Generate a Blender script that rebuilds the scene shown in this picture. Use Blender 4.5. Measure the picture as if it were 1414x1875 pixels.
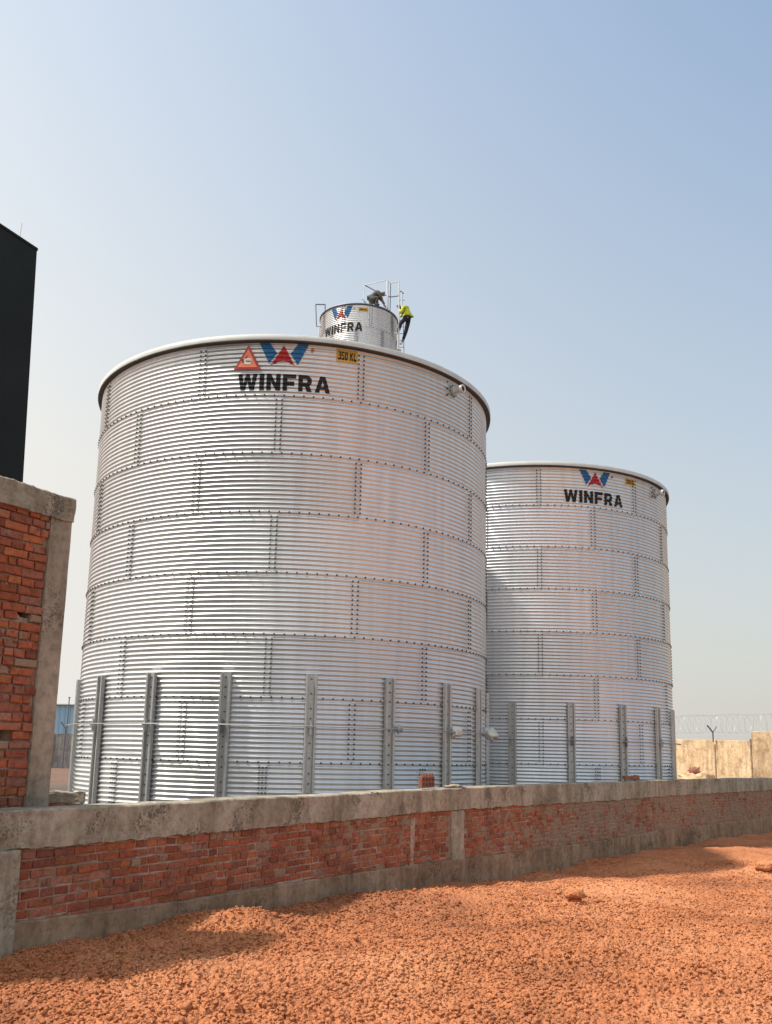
import bpy, math, random
import numpy as np
from mathutils import Vector, Matrix, noise as mnoise

PI = math.pi
R = math.radians
rnd = random.Random(7)
scn = bpy.context.scene
for o in list(bpy.data.objects):
    bpy.data.objects.remove(o)
C = bpy.data.collections.new('site')
scn.collection.children.link(C)

# ------------------------------------------------------------------ camera
# the eye is the origin of the world; the ground lies about 1.4 m below it
PITCH, ROLL = 0.1836, 0.0208
cd = bpy.data.cameras.new('camera')
cam = bpy.data.objects.new('camera', cd)
C.objects.link(cam)
cd.sensor_fit = 'HORIZONTAL'
cd.sensor_width = 36.0
cd.lens = 1705.9 / 1414 * 36.0
cd.shift_x = 0.0
cd.shift_y = (1062.86 - 937.5) / 1414
cd.clip_start = 0.05
cd.clip_end = 5000
F_ = Vector((0, math.cos(PITCH), math.sin(PITCH)))
U_ = Vector((0, -math.sin(PITCH), math.cos(PITCH)))
X_ = Vector((1, 0, 0))
RR_ = X_ * math.cos(ROLL) + U_ * math.sin(ROLL)
UU_ = -X_ * math.sin(ROLL) + U_ * math.cos(ROLL)
cam.matrix_world = Matrix(((RR_.x, UU_.x, -F_.x, 0), (RR_.y, UU_.y, -F_.y, 0), (RR_.z, UU_.z, -F_.z, 0), (0, 0, 0, 1)))
scn.camera = cam

# ------------------------------------------------------------------ light
HZ_0, HZ_Z, HZ_L, HZ_B = 1.36, -1.35, .6, .2      # share of haze: at the horizon, with height, towards the sun's side, added behind the camera for paler reflections
HB_0, HB_L, HB_B = 1.27, .38, .30  # last one: unseen sky behind the camera brightened, added fill for wall and tanks
HAZE_LOW, HAZE_HIGH = (3.80, 3.66, 3.42), (3.68, 3.72, 3.62)
SUN_AZ, SUN_EL = R(-97), R(61)          # azimuth clockwise from +Y, elevation
w = bpy.data.worlds.new('World')
scn.world = w
w.use_nodes = True
nt = w.node_tree
nt.nodes.clear()
sky = nt.nodes.new('ShaderNodeTexSky')
sky.sky_type = 'NISHITA'
sky.sun_disc = False
sky.sun_elevation = SUN_EL
sky.sun_rotation = SUN_AZ
sky.altitude = 0
sky.air_density = 1.2
sky.dust_density = 2.0
sky.ozone_density = 2.5
bg = nt.nodes.new('ShaderNodeBackground')
bg.inputs['Strength'].default_value = 0.116
wo = nt.nodes.new('ShaderNodeOutputWorld')
# dusty air of the sky itself: pale near the horizon and on the sun's side, brightened behind the camera as added fill
tc = nt.nodes.new('ShaderNodeTexCoord')
sep = nt.nodes.new('ShaderNodeSeparateXYZ')
nt.links.new(tc.outputs['Generated'], sep.inputs[0])


def wmath(op, a, b=None, c=None, clamp=False):
    m = nt.nodes.new('ShaderNodeMath'); m.operation = op; m.use_clamp = clamp
    for i, v in enumerate((a, b, c)):
        if v is None: continue
        if hasattr(v, 'is_output'): nt.links.new(v, m.inputs[i])
        else: m.inputs[i].default_value = v
    return m.outputs[0]


zpos = wmath('MAXIMUM', sep.outputs[2], 0.0)
left = wmath('MULTIPLY', sep.outputs[0], -1.0)
fac = wmath('MULTIPLY_ADD', zpos, HZ_Z, HZ_0)
fac = wmath('MULTIPLY_ADD', sep.outputs[1], -HZ_B, fac)
fac = wmath('MULTIPLY_ADD', left, HZ_L, fac, True)
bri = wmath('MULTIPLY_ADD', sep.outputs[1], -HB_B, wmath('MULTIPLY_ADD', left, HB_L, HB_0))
hzc = nt.nodes.new('ShaderNodeMix'); hzc.data_type = 'RGBA'
hzc.inputs[6].default_value = (*HAZE_LOW, 1); hzc.inputs[7].default_value = (*HAZE_HIGH, 1)
nt.links.new(wmath('MULTIPLY', zpos, 2.2, None, True), hzc.inputs[0])
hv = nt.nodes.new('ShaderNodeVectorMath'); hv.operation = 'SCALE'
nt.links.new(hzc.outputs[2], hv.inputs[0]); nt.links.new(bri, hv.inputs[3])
mx = nt.nodes.new('ShaderNodeMix'); mx.data_type = 'RGBA'
nt.links.new(fac, mx.inputs[0]); sg_ = nt.nodes.new('ShaderNodeVectorMath'); sg_.operation = 'MULTIPLY'; sg_.inputs[1].default_value = (1.10, 1.10, 1.00)
nt.links.new(sky.outputs[0], sg_.inputs[0]); nt.links.new(sg_.outputs[0], mx.inputs[6]); nt.links.new(hv.outputs[0], mx.inputs[7])
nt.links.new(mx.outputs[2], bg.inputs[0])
nt.links.new(bg.outputs[0], wo.inputs[0])
sl = bpy.data.lights.new('sun', 'SUN')
sl.energy = 2.9
sl.angle = R(2.5)
sl.color = (1.0, 0.95, 0.87)
sun = bpy.data.objects.new('sun', sl)
C.objects.link(sun)
to_sun = Vector((math.sin(SUN_AZ) * math.cos(SUN_EL), math.cos(SUN_AZ) * math.cos(SUN_EL), math.sin(SUN_EL)))
sun.rotation_euler = to_sun.to_track_quat('Z', 'Y').to_euler()
sun.location = to_sun * 60
vs = scn.view_settings
vs.view_transform = 'Standard'
vs.look = 'None'
vs.exposure = 0.8
vs.gamma = 1.0
vs.use_curve_mapping = False


# ------------------------------------------------------------------ helpers
def tag(o, label=None, cat=None, group=None, kind=None):
    if label: o['label'] = label
    if cat: o['category'] = cat
    if group: o['group'] = group
    if kind: o['kind'] = kind
    return o


def thing(name, label, cat, loc=(0, 0, 0), group=None):
    o = bpy.data.objects.new(name, None)
    C.objects.link(o)
    o.location = loc
    o.empty_display_size = 0.2
    return tag(o, label, cat, group, 'thing')


def link(name, me, mat, parent=None, smooth=False):
    if mat: me.materials.append(mat)
    if smooth:
        me.polygons.foreach_set('use_smooth', [True] * len(me.polygons))
    o = bpy.data.objects.new(name, me)
    C.objects.link(o)
    if parent:
        o.parent = parent
        if parent.type == 'EMPTY':          # meshes are built in world space
            o.matrix_parent_inverse = Matrix.Translation(-parent.location)
    return o


class MB:
    def __init__(s):
        s.v = []; s.f = []; s.c = []

    def add(s, vs_, fs, col=None):
        n = len(s.v)
        s.v.extend([tuple(p) for p in vs_])
        s.f.extend([tuple(i + n for i in f) for f in fs])
        if col is not None: s.c.extend([col] * len(vs_))
        return s

    def box(s, c, size, ax=None, col=None):
        ax = ax or ((1, 0, 0), (0, 1, 0), (0, 0, 1))
        a, b, d = [Vector(q) for q in ax]
        c = Vector(c)
        P = []
        for sz in (-.5, .5):
            for sy in (-.5, .5):
                for sx in (-.5, .5):
                    P.append(c + a * size[0] * sx + b * size[1] * sy + d * size[2] * sz)
        return s.add(P, [(0, 2, 3, 1), (4, 5, 7, 6), (0, 1, 5, 4), (2, 6, 7, 3), (0, 4, 6, 2), (1, 3, 7, 5)], col)

    def tube(s, pts, r, n=8, cap=True, col=None):
        pts = [Vector(p) for p in pts]
        rs = r if isinstance(r, (list, tuple)) else [r] * len(pts)
        P = []; Fc = []
        t0 = (pts[1] - pts[0]).normalized()
        up = Vector((0, 0, 1)) if abs(t0.z) < .9 else Vector((1, 0, 0))
        for i, p in enumerate(pts):
            t = (pts[min(i + 1, len(pts) - 1)] - pts[max(i - 1, 0)]).normalized()
            a = t.cross(up)
            if a.length < 1e-4: a = t.cross(Vector((0, 1, 0)))
            a.normalize(); b = a.cross(t); up = b
            for k in range(n):
                q = 2 * PI * k / n
                P.append(p + (a * math.cos(q) + b * math.sin(q)) * rs[i])
        for i in range(len(pts) - 1):
            for k in range(n):
                k2 = (k + 1) % n
                Fc.append((i * n + k, i * n + k2, (i + 1) * n + k2, (i + 1) * n + k))
        if cap:
            Fc.append(tuple(range(n))); Fc.append(tuple((len(pts) - 1) * n + k for k in reversed(range(n))))
        return s.add(P, Fc, col)

    def mesh(s, name):
        me = bpy.data.meshes.new(name)
        me.from_pydata(s.v, [], s.f)
        me.update()
        if s.c:
            ca = me.color_attributes.new('tint', 'FLOAT_COLOR', 'POINT')
            ca.data.foreach_set('color', np.array(s.c, dtype=np.float32).ravel())
        return me

    def build(s, name, mat, parent=None, smooth=False):
        return link(name, s.mesh(name), mat, parent, smooth)


def np_mesh(name, V, Q, tint=None):
    """mesh from numpy arrays of vertices and quads"""
    me = bpy.data.meshes.new(name)
    V = np.asarray(V, np.float32); Q = np.asarray(Q, np.int32)
    me.vertices.add(len(V)); me.vertices.foreach_set('co', V.ravel())
    k = Q.shape[1]
    me.loops.add(Q.size); me.loops.foreach_set('vertex_index', Q.ravel())
    me.polygons.add(len(Q))
    me.polygons.foreach_set('loop_start', np.arange(0, Q.size, k, dtype=np.int32))
    me.update(calc_edges=True)
    if tint is not None:
        ca = me.color_attributes.new('tint', 'FLOAT_COLOR', 'POINT')
        ca.data.foreach_set('color', np.asarray(tint, np.float32).ravel())
    return me


def grid_quads(nr, nc, flip=False):
    i = np.arange(nr - 1)[:, None] * nc + np.arange(nc - 1)[None, :]
    q = np.stack([i, i + 1, i + nc + 1, i + nc], -1).reshape(-1, 4)
    return q[:, ::-1] if flip else q


def h2(ix, iy, s=0):
    """hash of two integer arrays to 0..1"""
    n = (ix.astype(np.int64) * 374761393 + iy.astype(np.int64) * 668265263 + s * 974711) & 0xffffffff
    n = ((n ^ (n >> 13)) * 1274126177) & 0xffffffff
    n = ((n ^ (n >> 16)) * 2246822519) & 0xffffffff
    return ((n ^ (n >> 15)) & 0xffffff) / float(0xffffff)


def vnoise(x, y, s=0):
    ix = np.floor(x); iy = np.floor(y)
    fx = x - ix; fy = y - iy
    fx = fx * fx * (3 - 2 * fx); fy = fy * fy * (3 - 2 * fy)
    a = h2(ix, iy, s); b = h2(ix + 1, iy, s); c = h2(ix, iy + 1, s); d = h2(ix + 1, iy + 1, s)
    return (a + (b - a) * fx) * (1 - fy) + (c + (d - c) * fx) * fy - .5


def fbm(x, y, s=0, o=4):
    t = 0; a = 1.0
    for k in range(o):
        t = t + a * vnoise(x * 2 ** k, y * 2 ** k, s + k * 17); a *= .5
    return t


def lumps(x, y, cell, s=0, lo=.25, hi=.62):
    """domes of soil lumps packed on a jittered grid, 0..1"""
    gx = np.floor(x / cell); gy = np.floor(y / cell)
    best = np.zeros_like(x)
    for dx in (-1, 0, 1):
        for dy in (-1, 0, 1):
            cx = gx + dx; cy = gy + dy
            px = (cx + h2(cx, cy, s)) * cell; py = (cy + h2(cx, cy, s + 5)) * cell
            rr = (lo + (hi - lo) * h2(cx, cy, s + 9) ** 1.5) * cell
            sq = .75 + .5 * h2(cx, cy, s + 11)
            d2 = ((x - px) / rr * sq) ** 2 + ((y - py) / rr / sq) ** 2
            best = np.maximum(best, np.sqrt(np.clip(1 - d2, 0, 1)) * rr / (hi * cell))
    return best


# ------------------------------------------------------------------ materials
def material(name, rough=.8, metal=0.0, spec=.5):
    m = bpy.data.materials.new(name)
    m.use_nodes = True
    n = m.node_tree.nodes; l = m.node_tree.links
    b = n['Principled BSDF']
    b.inputs['Roughness'].default_value = rough
    b.inputs['Metallic'].default_value = metal
    b.inputs['Specular IOR Level'].default_value = spec
    return m, n, l, b


def tex_noise(n, l, co, scale, detail=4, rough=.55):
    t = n.new('ShaderNodeTexNoise')
    t.inputs['Scale'].default_value = scale
    t.inputs['Detail'].default_value = detail
    t.inputs['Roughness'].default_value = rough
    l.new(co, t.inputs['Vector'])
    return t


def ramp(n, l, fac, stops):
    r = n.new('ShaderNodeValToRGB')
    e = r.color_ramp.elements
    while len(e) < len(stops): e.new(.5)
    for i, (p, c) in enumerate(stops):
        e[i].position = p
        e[i].color = (*c, 1) if len(c) == 3 else c
    l.new(fac, r.inputs[0])
    return r


def mixc(n, l, a, b, fac, mode='MIX'):
    m = n.new('ShaderNodeMix')
    m.data_type = 'RGBA'; m.blend_type = mode
    for sock, v in ((m.inputs[0], fac), (m.inputs[6], a), (m.inputs[7], b)):
        if hasattr(v, 'is_output'): l.new(v, sock)
        elif isinstance(v, (int, float)): sock.default_value = v
        else: sock.default_value = (*v, 1)
    return m.outputs[2]


def bump(n, l, b, h, strength=.3, dist=.01, prev=None):
    q = n.new('ShaderNodeBump')
    q.inputs['Strength'].default_value = strength
    q.inputs['Distance'].default_value = dist
    l.new(h, q.inputs['Height'])
    if prev: l.new(prev, q.inputs['Normal'])
    l.new(q.outputs[0], b.inputs['Normal'])
    return q.outputs[0]


def coords(n, kind='Object', scale=None, l=None):
    c = n.new('ShaderNodeTexCoord')
    out = c.outputs[kind]
    if scale:
        mp = n.new('ShaderNodeMapping')
        mp.inputs['Scale'].default_value = scale
        l.new(out, mp.inputs[0])
        out = mp.outputs[0]
    return out


def simple(name, col, rough=.7, metal=0.0, var=.15, scale=12, bstr=.1, bdist=.005, spec=.5):
    m, n, l, b = material(name, rough, metal, spec)
    co = coords(n)
    t = tex_noise(n, l, co, scale)
    c0 = tuple(max(0, c * (1 - var)) for c in col); c1 = tuple(min(1, c * (1 + var)) for c in col)
    r = ramp(n, l, t.outputs[0], [(.3, c0), (.7, c1)])
    l.new(r.outputs[0], b.inputs['Base Color'])
    if bstr: bump(n, l, b, t.outputs[0], bstr, bdist)
    return m


def zinc_material(name, base, rough, streak=.25):
    m, n, l, b = material(name, rough, .80)
    co = coords(n)
    at = n.new('ShaderNodeAttribute'); at.attribute_name = 'tint'
    big = tex_noise(n, l, co, .9, 3)
    st = tex_noise(n, l, coords(n, 'Object', (7, 7, .45), l), 1.0, 4, .6)
    fine = tex_noise(n, l, co, 60, 2)
    c = ramp(n, l, st.outputs[0], [(.32, tuple(x * (1 - streak) for x in base)), (.6, base)])
    c2 = mixc(n, l, c.outputs[0], at.outputs['Color'], 1.0, 'MULTIPLY')
    l.new(c2, b.inputs['Base Color'])
    rr = n.new('ShaderNodeMapRange')
    rr.inputs[3].default_value = rough - .07; rr.inputs[4].default_value = rough + .12
    l.new(fine.outputs[0], rr.inputs[0])
    l.new(rr.outputs[0], b.inputs['Roughness'])
    bump(n, l, b, big.outputs[0], .25, .02)
    return m


M = {}
M['zinc'] = zinc_material('zincalume', (.80, .82, .825), .35, .10)
M['galv'] = simple('galvanised steel', (.46, .455, .44), .5, .45, .15, 25)
M['rod'] = simple('hoop rod steel', (.40, .38, .37), .5, .6, .15, 20)
M['rim'] = simple('rim flashing', (.60, .60, .56), .6, .1, .08, 4)
M['rim_shade'] = simple('rim underside shade', (.07, .055, .045), .8, 0, .2, 6, 0)  # dark brown standing in for the shade under the tank rims
M['roof'] = simple('roof sheet', (.55, .55, .53), .5, .4, .1, 3)
M['bolt'] = simple('bolt heads', (.07, .065, .06), .6, .3, .3, 30, 0)
M['black_paint'] = simple('black lettering', (.012, .014, .018), .38, 0, .2, 8, 0)
M['blue_paint'] = simple('blue emblem', (.018, .13, .30), .38, 0, .12, 6, 0)
M['red_paint'] = simple('red emblem', (.40, .018, .022), .38, 0, .12, 6, 0)
M['yellow_label'] = simple('amber label', (.62, .36, .07), .5, 0, .12, 14, 0)
M['tri_red'] = simple('sign border red', (.38, .035, .02), .5, 0, .15, 12, 0)
M['tri_orange'] = simple('sign field orange', (.80, .20, .09), .5, 0, .12, 12, 0)
M['tri_white'] = simple('sign picture white', (.75, .66, .58), .5, 0, .08, 12, 0)
M['plastic'] = simple('white wrapping', (.66, .67, .63), .6, 0, .12, 30, .4, .01)
M['pvc'] = simple('pipe white', (.62, .60, .57), .45, 0, .06, 10, 0)
M['dark'] = simple('dark opening', (.012, .012, .012), .9, 0, .1, 10, 0)
M['steel_pale'] = simple('pale rail steel', (.62, .62, .62), .45, .3, .1, 10, 0)
M['steel_dark'] = simple('dark rail steel', (.16, .16, .19), .5, .4, .1, 10, 0)
M['skin'] = simple('skin', (.20, .10, .06), .6, 0, .08, 20, 0)
M['hair'] = simple('hair', (.012, .010, .009), .7, 0, .2, 80, .3)
M['hivis'] = simple('yellow shirt', (.55, .60, .05), .8, 0, .12, 14, .3)
M['navy'] = simple('navy trousers', (.012, .013, .028), .85, 0, .2, 14, .3)
M['olive'] = simple('grey work clothes', (.075, .078, .065), .85, 0, .25, 14, .3)
M['shoe'] = simple('white shoes', (.75, .75, .72), .6, 0, .05, 20, 0)
M['blueshed'] = simple('blue shed sheeting', (.26, .42, .56), .6, 0, .06, .6, 0)
M['clay'] = simple('hollow clay', (.26, .10, .065), .85, 0, .25, 25, .4)


def concrete_material(name, base, dark, warm, rough=.9):
    m, n, l, b = material(name, rough, 0, .25)
    co = coords(n)
    a = tex_noise(n, l, co, 1.7, 5, .6)
    c = tex_noise(n, l, co, 14, 5, .65)
    s = tex_noise(n, l, coords(n, 'Object', (5, 5, .7), l), 1.0, 4, .6)
    f = tex_noise(n, l, co, 120, 3)
    col = ramp(n, l, a.outputs[0], [(.3, dark), (.52, base), (.74, warm)])
    bl = ramp(n, l, c.outputs[0], [(.30, (.55, .53, .5)), (.55, (1, 1, 1)), (.8, (1.12, 1.1, 1.05))])
    c1 = mixc(n, l, col.outputs[0], bl.outputs[0], .8, 'MULTIPLY')
    sr = ramp(n, l, s.outputs[0], [(.36, (.50, .47, .43)), (.56, (1, 1, 1))])
    c2 = mixc(n, l, c1, sr.outputs[0], .6, 'MULTIPLY')
    # patches of pits and honeycombing
    pv = tex_noise(n, l, co, 42, 3, .7)
    pm = tex_noise(n, l, co, 2.6, 3, .5)
    ps = n.new('ShaderNodeMath'); ps.operation = 'MULTIPLY_ADD'
    l.new(pm.outputs[0], ps.inputs[0]); ps.inputs[1].default_value = 1.1; l.new(pv.outputs[0], ps.inputs[2])
    pk = ramp(n, l, ps.outputs[0], [(0.60, (0, 0, 0)), (1.0, (0, 0, 0))])
    pk.color_ramp.elements[0].position = .90; pk.color_ramp.elements[0].color = (0, 0, 0, 1)
    pk.color_ramp.elements[1].position = .99; pk.color_ramp.elements[1].color = (1, 1, 1, 1)
    psub = n.new('ShaderNodeMath'); psub.operation = 'MULTIPLY'; psub.inputs[1].default_value = .78
    l.new(ps.outputs[0], psub.inputs[0]); l.new(psub.outputs[0], pk.inputs[0])
    c2 = mixc(n, l, c2, tuple(x * .5 for x in dark), pk.outputs[0])
    l.new(c2, b.inputs['Base Color'])
    p = bump(n, l, b, pk.outputs[0], -.6, .012)
    p = bump(n, l, b, c.outputs[0], .55, .02, p)
    bump(n, l, b, f.outputs[0], .5, .004, p)
    return m


M['concrete'] = concrete_material('grey concrete', (.43, .365, .275), (.30, .25, .18), (.50, .43, .34))
M['plinth'] = concrete_material('muddy plinth concrete', (.35, .235, .15), (.24, .155, .095), (.43, .31, .21))
M['column'] = concrete_material('column concrete', (.40, .325, .245), (.32, .255, .19), (.46, .38, .29))
M['mortar'] = concrete_material('mortar', (.44, .32, .24), (.30, .20, .14), (.54, .42, .33))
M['far_wall'] = concrete_material('ochre render', (.82, .59, .36), (.74, .50, .29), (.86, .67, .45))
M['grey_wall'] = concrete_material('grey render', (.34, .33, .31), (.25, .25, .24), (.4, .38, .35))


def brick_material():
    m, n, l, b = material('brick', .88, 0, .25)
    co = coords(n)
    at = n.new('ShaderNodeAttribute'); at.attribute_name = 'tint'
    a = tex_noise(n, l, co, 22, 5, .65)
    c = tex_noise(n, l, co, 5, 4, .6)
    f = tex_noise(n, l, co, 160, 3)
    r = ramp(n, l, a.outputs[0], [(.28, (.5, .48, .5)), (.5, (1, 1, 1)), (.75, (1.3, 1.22, 1.15))])
    c1 = mixc(n, l, at.outputs['Color'], r.outputs[0], .9, 'MULTIPLY')
    # mortar smeared over the faces; how much comes with each brick (alpha)
    add = n.new('ShaderNodeMath'); add.operation = 'ADD'
    l.new(c.outputs[0], add.inputs[0]); l.new(at.outputs['Alpha'], add.inputs[1])
    add2 = n.new('ShaderNodeMath'); add2.operation = 'MULTIPLY_ADD'
    l.new(a.outputs[0], add2.inputs[0]); add2.inputs[1].default_value = .45; l.new(add.outputs[0], add2.inputs[2])
    k = ramp(n, l, add2.outputs[0], [(.86, (0, 0, 0)), (1.0, (1, 1, 1))])
    c2 = mixc(n, l, c1, (.32, .215, .14), k.outputs[0])
    l.new(c2, b.inputs['Base Color'])
    p = bump(n, l, b, a.outputs[0], .9, .02)
    bump(n, l, b, f.outputs[0], .6, .004, p)
    return m


M['brick'] = brick_material()


def soil_material():
    m, n, l, b = material('red soil', .95, 0, .15)
    co = coords(n)
    a = tex_noise(n, l, co, .55, 5, .6)
    c = tex_noise(n, l, co, 9, 6, .7)
    f = tex_noise(n, l, co, 70, 4, .7)
    g = tex_noise(n, l, co, 260, 2, .6)
    r = ramp(n, l, a.outputs[0], [(.28, (.32, .125, .062)), (.48, (.55, .210, .092)), (.70, (.66, .29, .14))])
    at = n.new('ShaderNodeAttribute'); at.attribute_name = 'tint'
    rr_ = mixc(n, l, r.outputs[0], (.13, .11, .095), at.outputs['Fac'])
    r2 = ramp(n, l, c.outputs[0], [(.3, (.74, .70, .68)), (.5, (1, 1, 1)), (.72, (1.12, 1.16, 1.2))])
    r3 = ramp(n, l, f.outputs[0], [(.35, (.72, .7, .68)), (.55, (1.0, 1.0, 1.0)), (.75, (1.15, 1.15, 1.15))])
    c1 = mixc(n, l, rr_, r2.outputs[0], .9, 'MULTIPLY')
    c2 = mixc(n, l, c1, r3.outputs[0], .8, 'MULTIPLY')
    l.new(c2, b.inputs['Base Color'])
    vo = n.new('ShaderNodeTexVoronoi'); vo.inputs['Scale'].default_value = 34
    l.new(co, vo.inputs['Vector'])
    iv = n.new('ShaderNodeMath'); iv.operation = 'SUBTRACT'; iv.inputs[0].default_value = 1.0
    l.new(vo.outputs['Distance'], iv.inputs[1])
    p = bump(n, l, b, iv.outputs[0], .9, .022)
    p = bump(n, l, b, f.outputs[0], .8, .012, p)
    bump(n, l, b, g.outputs[0], .5, .004, p)
    return m


M['soil'] = soil_material()


def cladding_material():
    m, n, l, b = material('dark cladding', .75, 0, .25)
    co = coords(n)
    a = tex_noise(n, l, co, .8, 4)
    r = ramp(n, l, a.outputs[0], [(.3, (.010, .013, .012)), (.7, (.019, .023, .021))])
    l.new(r.outputs[0], b.inputs['Base Color'])
    bump(n, l, b, a.outputs[0], .2, .02)
    return m


M['cladding'] = cladding_material()

# ------------------------------------------------------------------ ground
WK = [(-3.76, 4.5), (1.6, 13.87), (6.42, 20.87), (10.79, 26.3), (16.0, 32.5)]   # boundary wall, plan of its front face
MOUNDS = [(-1.15, 8.05, .50, .32, .12), (.95, 10.7, .7, .5, .13), (.2, 9.9, .5, .35, .07), (2.05, 10.2, .10, .08, .09),
          (6.2, 15.2, .6, .4, .22), (2.8, 12.6, 1.0, .6, .10), (1.4, 7.2, .9, .5, .05),
          (-.4, 6.2, .7, .4, .04), (4.6, 16.6, 1.2, .8, .12), (7.4, 19.0, 1.2, .8, .10), (-.1, 9.0, .6, .5, -.05)]


def side(x, y):
    """signed distance to the wall's front plane, positive in front of it"""
    best = np.full(np.shape(x), 1e9); sg = np.ones(np.shape(x))
    for i in range(len(WK) - 1):
        ax, ay = WK[i]; bx, by = WK[i + 1]
        if i == 0: ax -= 57.2; ay -= 100.
        if i == len(WK) - 2: bx += 64.; by += 76.
        dx, dy = bx - ax, by - ay; L = math.hypot(dx, dy)
        t = np.clip(((x - ax) * dx + (y - ay) * dy) / L / L, 0, 1)
        d = np.hypot(x - ax - t * dx, y - ay - t * dy)
        s_ = np.sign((x - ax) * dy - (y - ay) * dx)
        sg = np.where(d < best, s_, sg); best = np.minimum(best, d)
    return best * sg


def ground_base(x, y):
    z = np.interp(y, [0, 5, 6.5, 9.7, 12.6, 14, 18, 30], [-1.41, -1.40, -1.41, -1.51, -1.67, -1.77, -1.83, -1.83])
    for mx, my, sx, sy, h in MOUNDS:
        z = z + h * np.exp(-((x - mx) / sx) ** 2 - ((y - my) / sy) ** 2)
    z = z + .085 * fbm(x * .9, y * .9, 3, 3) + .03 * fbm(x * 3.1, y * 3.1, 8, 3)
    s_ = side(x, y)
    t = np.clip((s_ + .19) / .14, 0, 1)
    back = -1.28 + .12 * fbm(x * .5, y * .5, 21, 3) + .15 * np.exp(-((x + 6.6) / 2.) ** 2 - ((y - 24) / 3.) ** 2)
    far = np.clip((np.hypot(x, y) - 40) / 40, 0, 1)
    return (back * (1 - t) + z * t) * (1 - far) - 1.3 * far


def ground_fine(x, y):
    z = ground_base(x, y)
    m1 = np.clip(.85 + 1.1 * vnoise(x * 1.3, y * 1.3, 31) + .5 * vnoise(x * 5, y * 5, 32), .40, 1.15)
    m1 = m1 * np.interp(y, [6, 9, 14], [1, .8, .5])
    z = z + .034 * m1 * lumps(x, y, .038, 1, .36, .64)
    z = z + .020 * (lumps(x + .013, y, .095, 40, .12, .45) * m1)
    z = z + .012 * fbm(x * 11, y * 11, 50, 3)
    pit = np.clip(vnoise(x * 9, y * 14, 71) - .27, 0, 1)
    return z - .10 * pit


gv = []; gq = []; off = 0
for (x0, x1, y0, y1, st) in ((-2.9, 3.3, 4.3, 6.6, .0088), (-3.4, 5.6, 6.6, 9.4, .0130), (-3.4, 14.0, 9.4, 30., .032)):
    xs = np.arange(x0, x1 + st, st); ys = np.arange(y0, y1 + st * .5, st)
    gx, gy = np.meshgrid(xs, ys)
    V = np.stack([gx, gy, ground_fine(gx, gy)], -1).reshape(-1, 3)
    gv.append(V); gq.append(grid_quads(len(ys), len(xs)) + off); off += len(V)
ax_ = np.concatenate([-np.geomspace(900, 14, 26), np.arange(-13, 20.1, .5), np.geomspace(21, 900, 26)])
ay_ = np.concatenate([-np.geomspace(900, 3, 22), np.arange(-2.5, 40.1, .5), np.geomspace(41, 1500, 30)])
gx, gy = np.meshgrid(ax_, ay_)
zz = ground_base(gx, gy)
inside = ((gx > -2.4) & (gx < 2.8) & (gy > 4.8) & (gy < 7.1)) | ((gx > -2.9) & (gx < 5.1) & (gy > 7.0) & (gy < 9.9)) | ((gx > -2.9) & (gx < 13.4) & (gy > 9.8) & (gy < 29.4))
zz = np.where(inside, zz - .45, zz - .03)
gv.append(np.stack([gx, gy, zz], -1).reshape(-1, 3)); gq.append(grid_quads(len(ay_), len(ax_)) + off)
GV = np.concatenate(gv)
# ground behind the boundary wall coloured dark, added to darken reflections in the tanks
outer = np.clip((GV[:, 0] - 2.0 - .40 * GV[:, 1] + 1.2 * vnoise(GV[:, 0] * .5, GV[:, 1] * .5, 9)) / 1.2, 0, 1) * .9  # ground beyond the right of view, greyed to tone down tank reflections
behind = np.clip((4.0 + vnoise(GV[:, 0] * .4, GV[:, 1] * .4, 6) - GV[:, 1]) / .8, 0, 1) * .9      # unseen ground behind the camera, greyed to mute orange reflections in the tanks
yard = np.clip((-side(GV[:, 0], GV[:, 1]) - .1) / .3, 0, 1) * np.clip((26 + 4 * vnoise(GV[:, 0] * .3, GV[:, 1] * .3, 3) - np.hypot(GV[:, 0] - 1.5, GV[:, 1] - 19)) / 9, .8, 1)
gm = np_mesh('ground', GV, np.concatenate(gq), np.repeat(np.maximum(np.maximum(yard, behind), outer)[:, None], 4, 1))
go = link('ground', gm, M['soil'], smooth=True)
tag(go, kind='structure')

# loose clods strewn over the soil: nobody could count them
rs = np.random.RandomState(5)
phi = (1 + 5 ** .5) / 2
ico = np.array([(-1, phi, 0), (1, phi, 0), (-1, -phi, 0), (1, -phi, 0), (0, -1, phi), (0, 1, phi), (0, -1, -phi), (0, 1, -phi),
                (phi, 0, -1), (phi, 0, 1), (-phi, 0, -1), (-phi, 0, 1)]) / math.hypot(1, phi)
icf = np.array([(0, 11, 5), (0, 5, 1), (0, 1, 7), (0, 7, 10), (0, 10, 11), (1, 5, 9), (5, 11, 4), (11, 10, 2), (10, 7, 6), (7, 1, 8),
                (3, 9, 4), (3, 4, 2), (3, 2, 6), (3, 6, 8), (3, 8, 9), (4, 9, 5), (2, 4, 11), (6, 2, 10), (8, 6, 7), (9, 8, 1)])
N = 190000
yy = 4.3 + (rs.rand(N) ** 1.9) * 13.5
xx = -3.2 + rs.rand(N) * (6.2 + (yy - 4.3) * .75)
dens = .72 + 1.2 * vnoise(xx * 1.1, yy * 1.1, 90)
keep = (side(xx, yy) > .06) & (rs.rand(N) < np.clip(dens, .25, 1))
xx = xx[keep]; yy = yy[keep]; N = len(xx)
rad = .0060 + .0105 * rs.rand(N) ** 2.0
big = rs.rand(N) < .006
rad[big] *= 2.2
cz = ground_fine(xx, yy) + rad * .35
jit = 1 + .45 * (rs.rand(N, 12, 1) - .5)
sc = rad[:, None, None] * (np.array([1, 1, .75]) * (.75 + .5 * rs.rand(N, 1, 3)))
ang = rs.rand(N) * 2 * PI
P = ico[None] * jit * sc
ca, sa = np.cos(ang)[:, None], np.sin(ang)[:, None]
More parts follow.
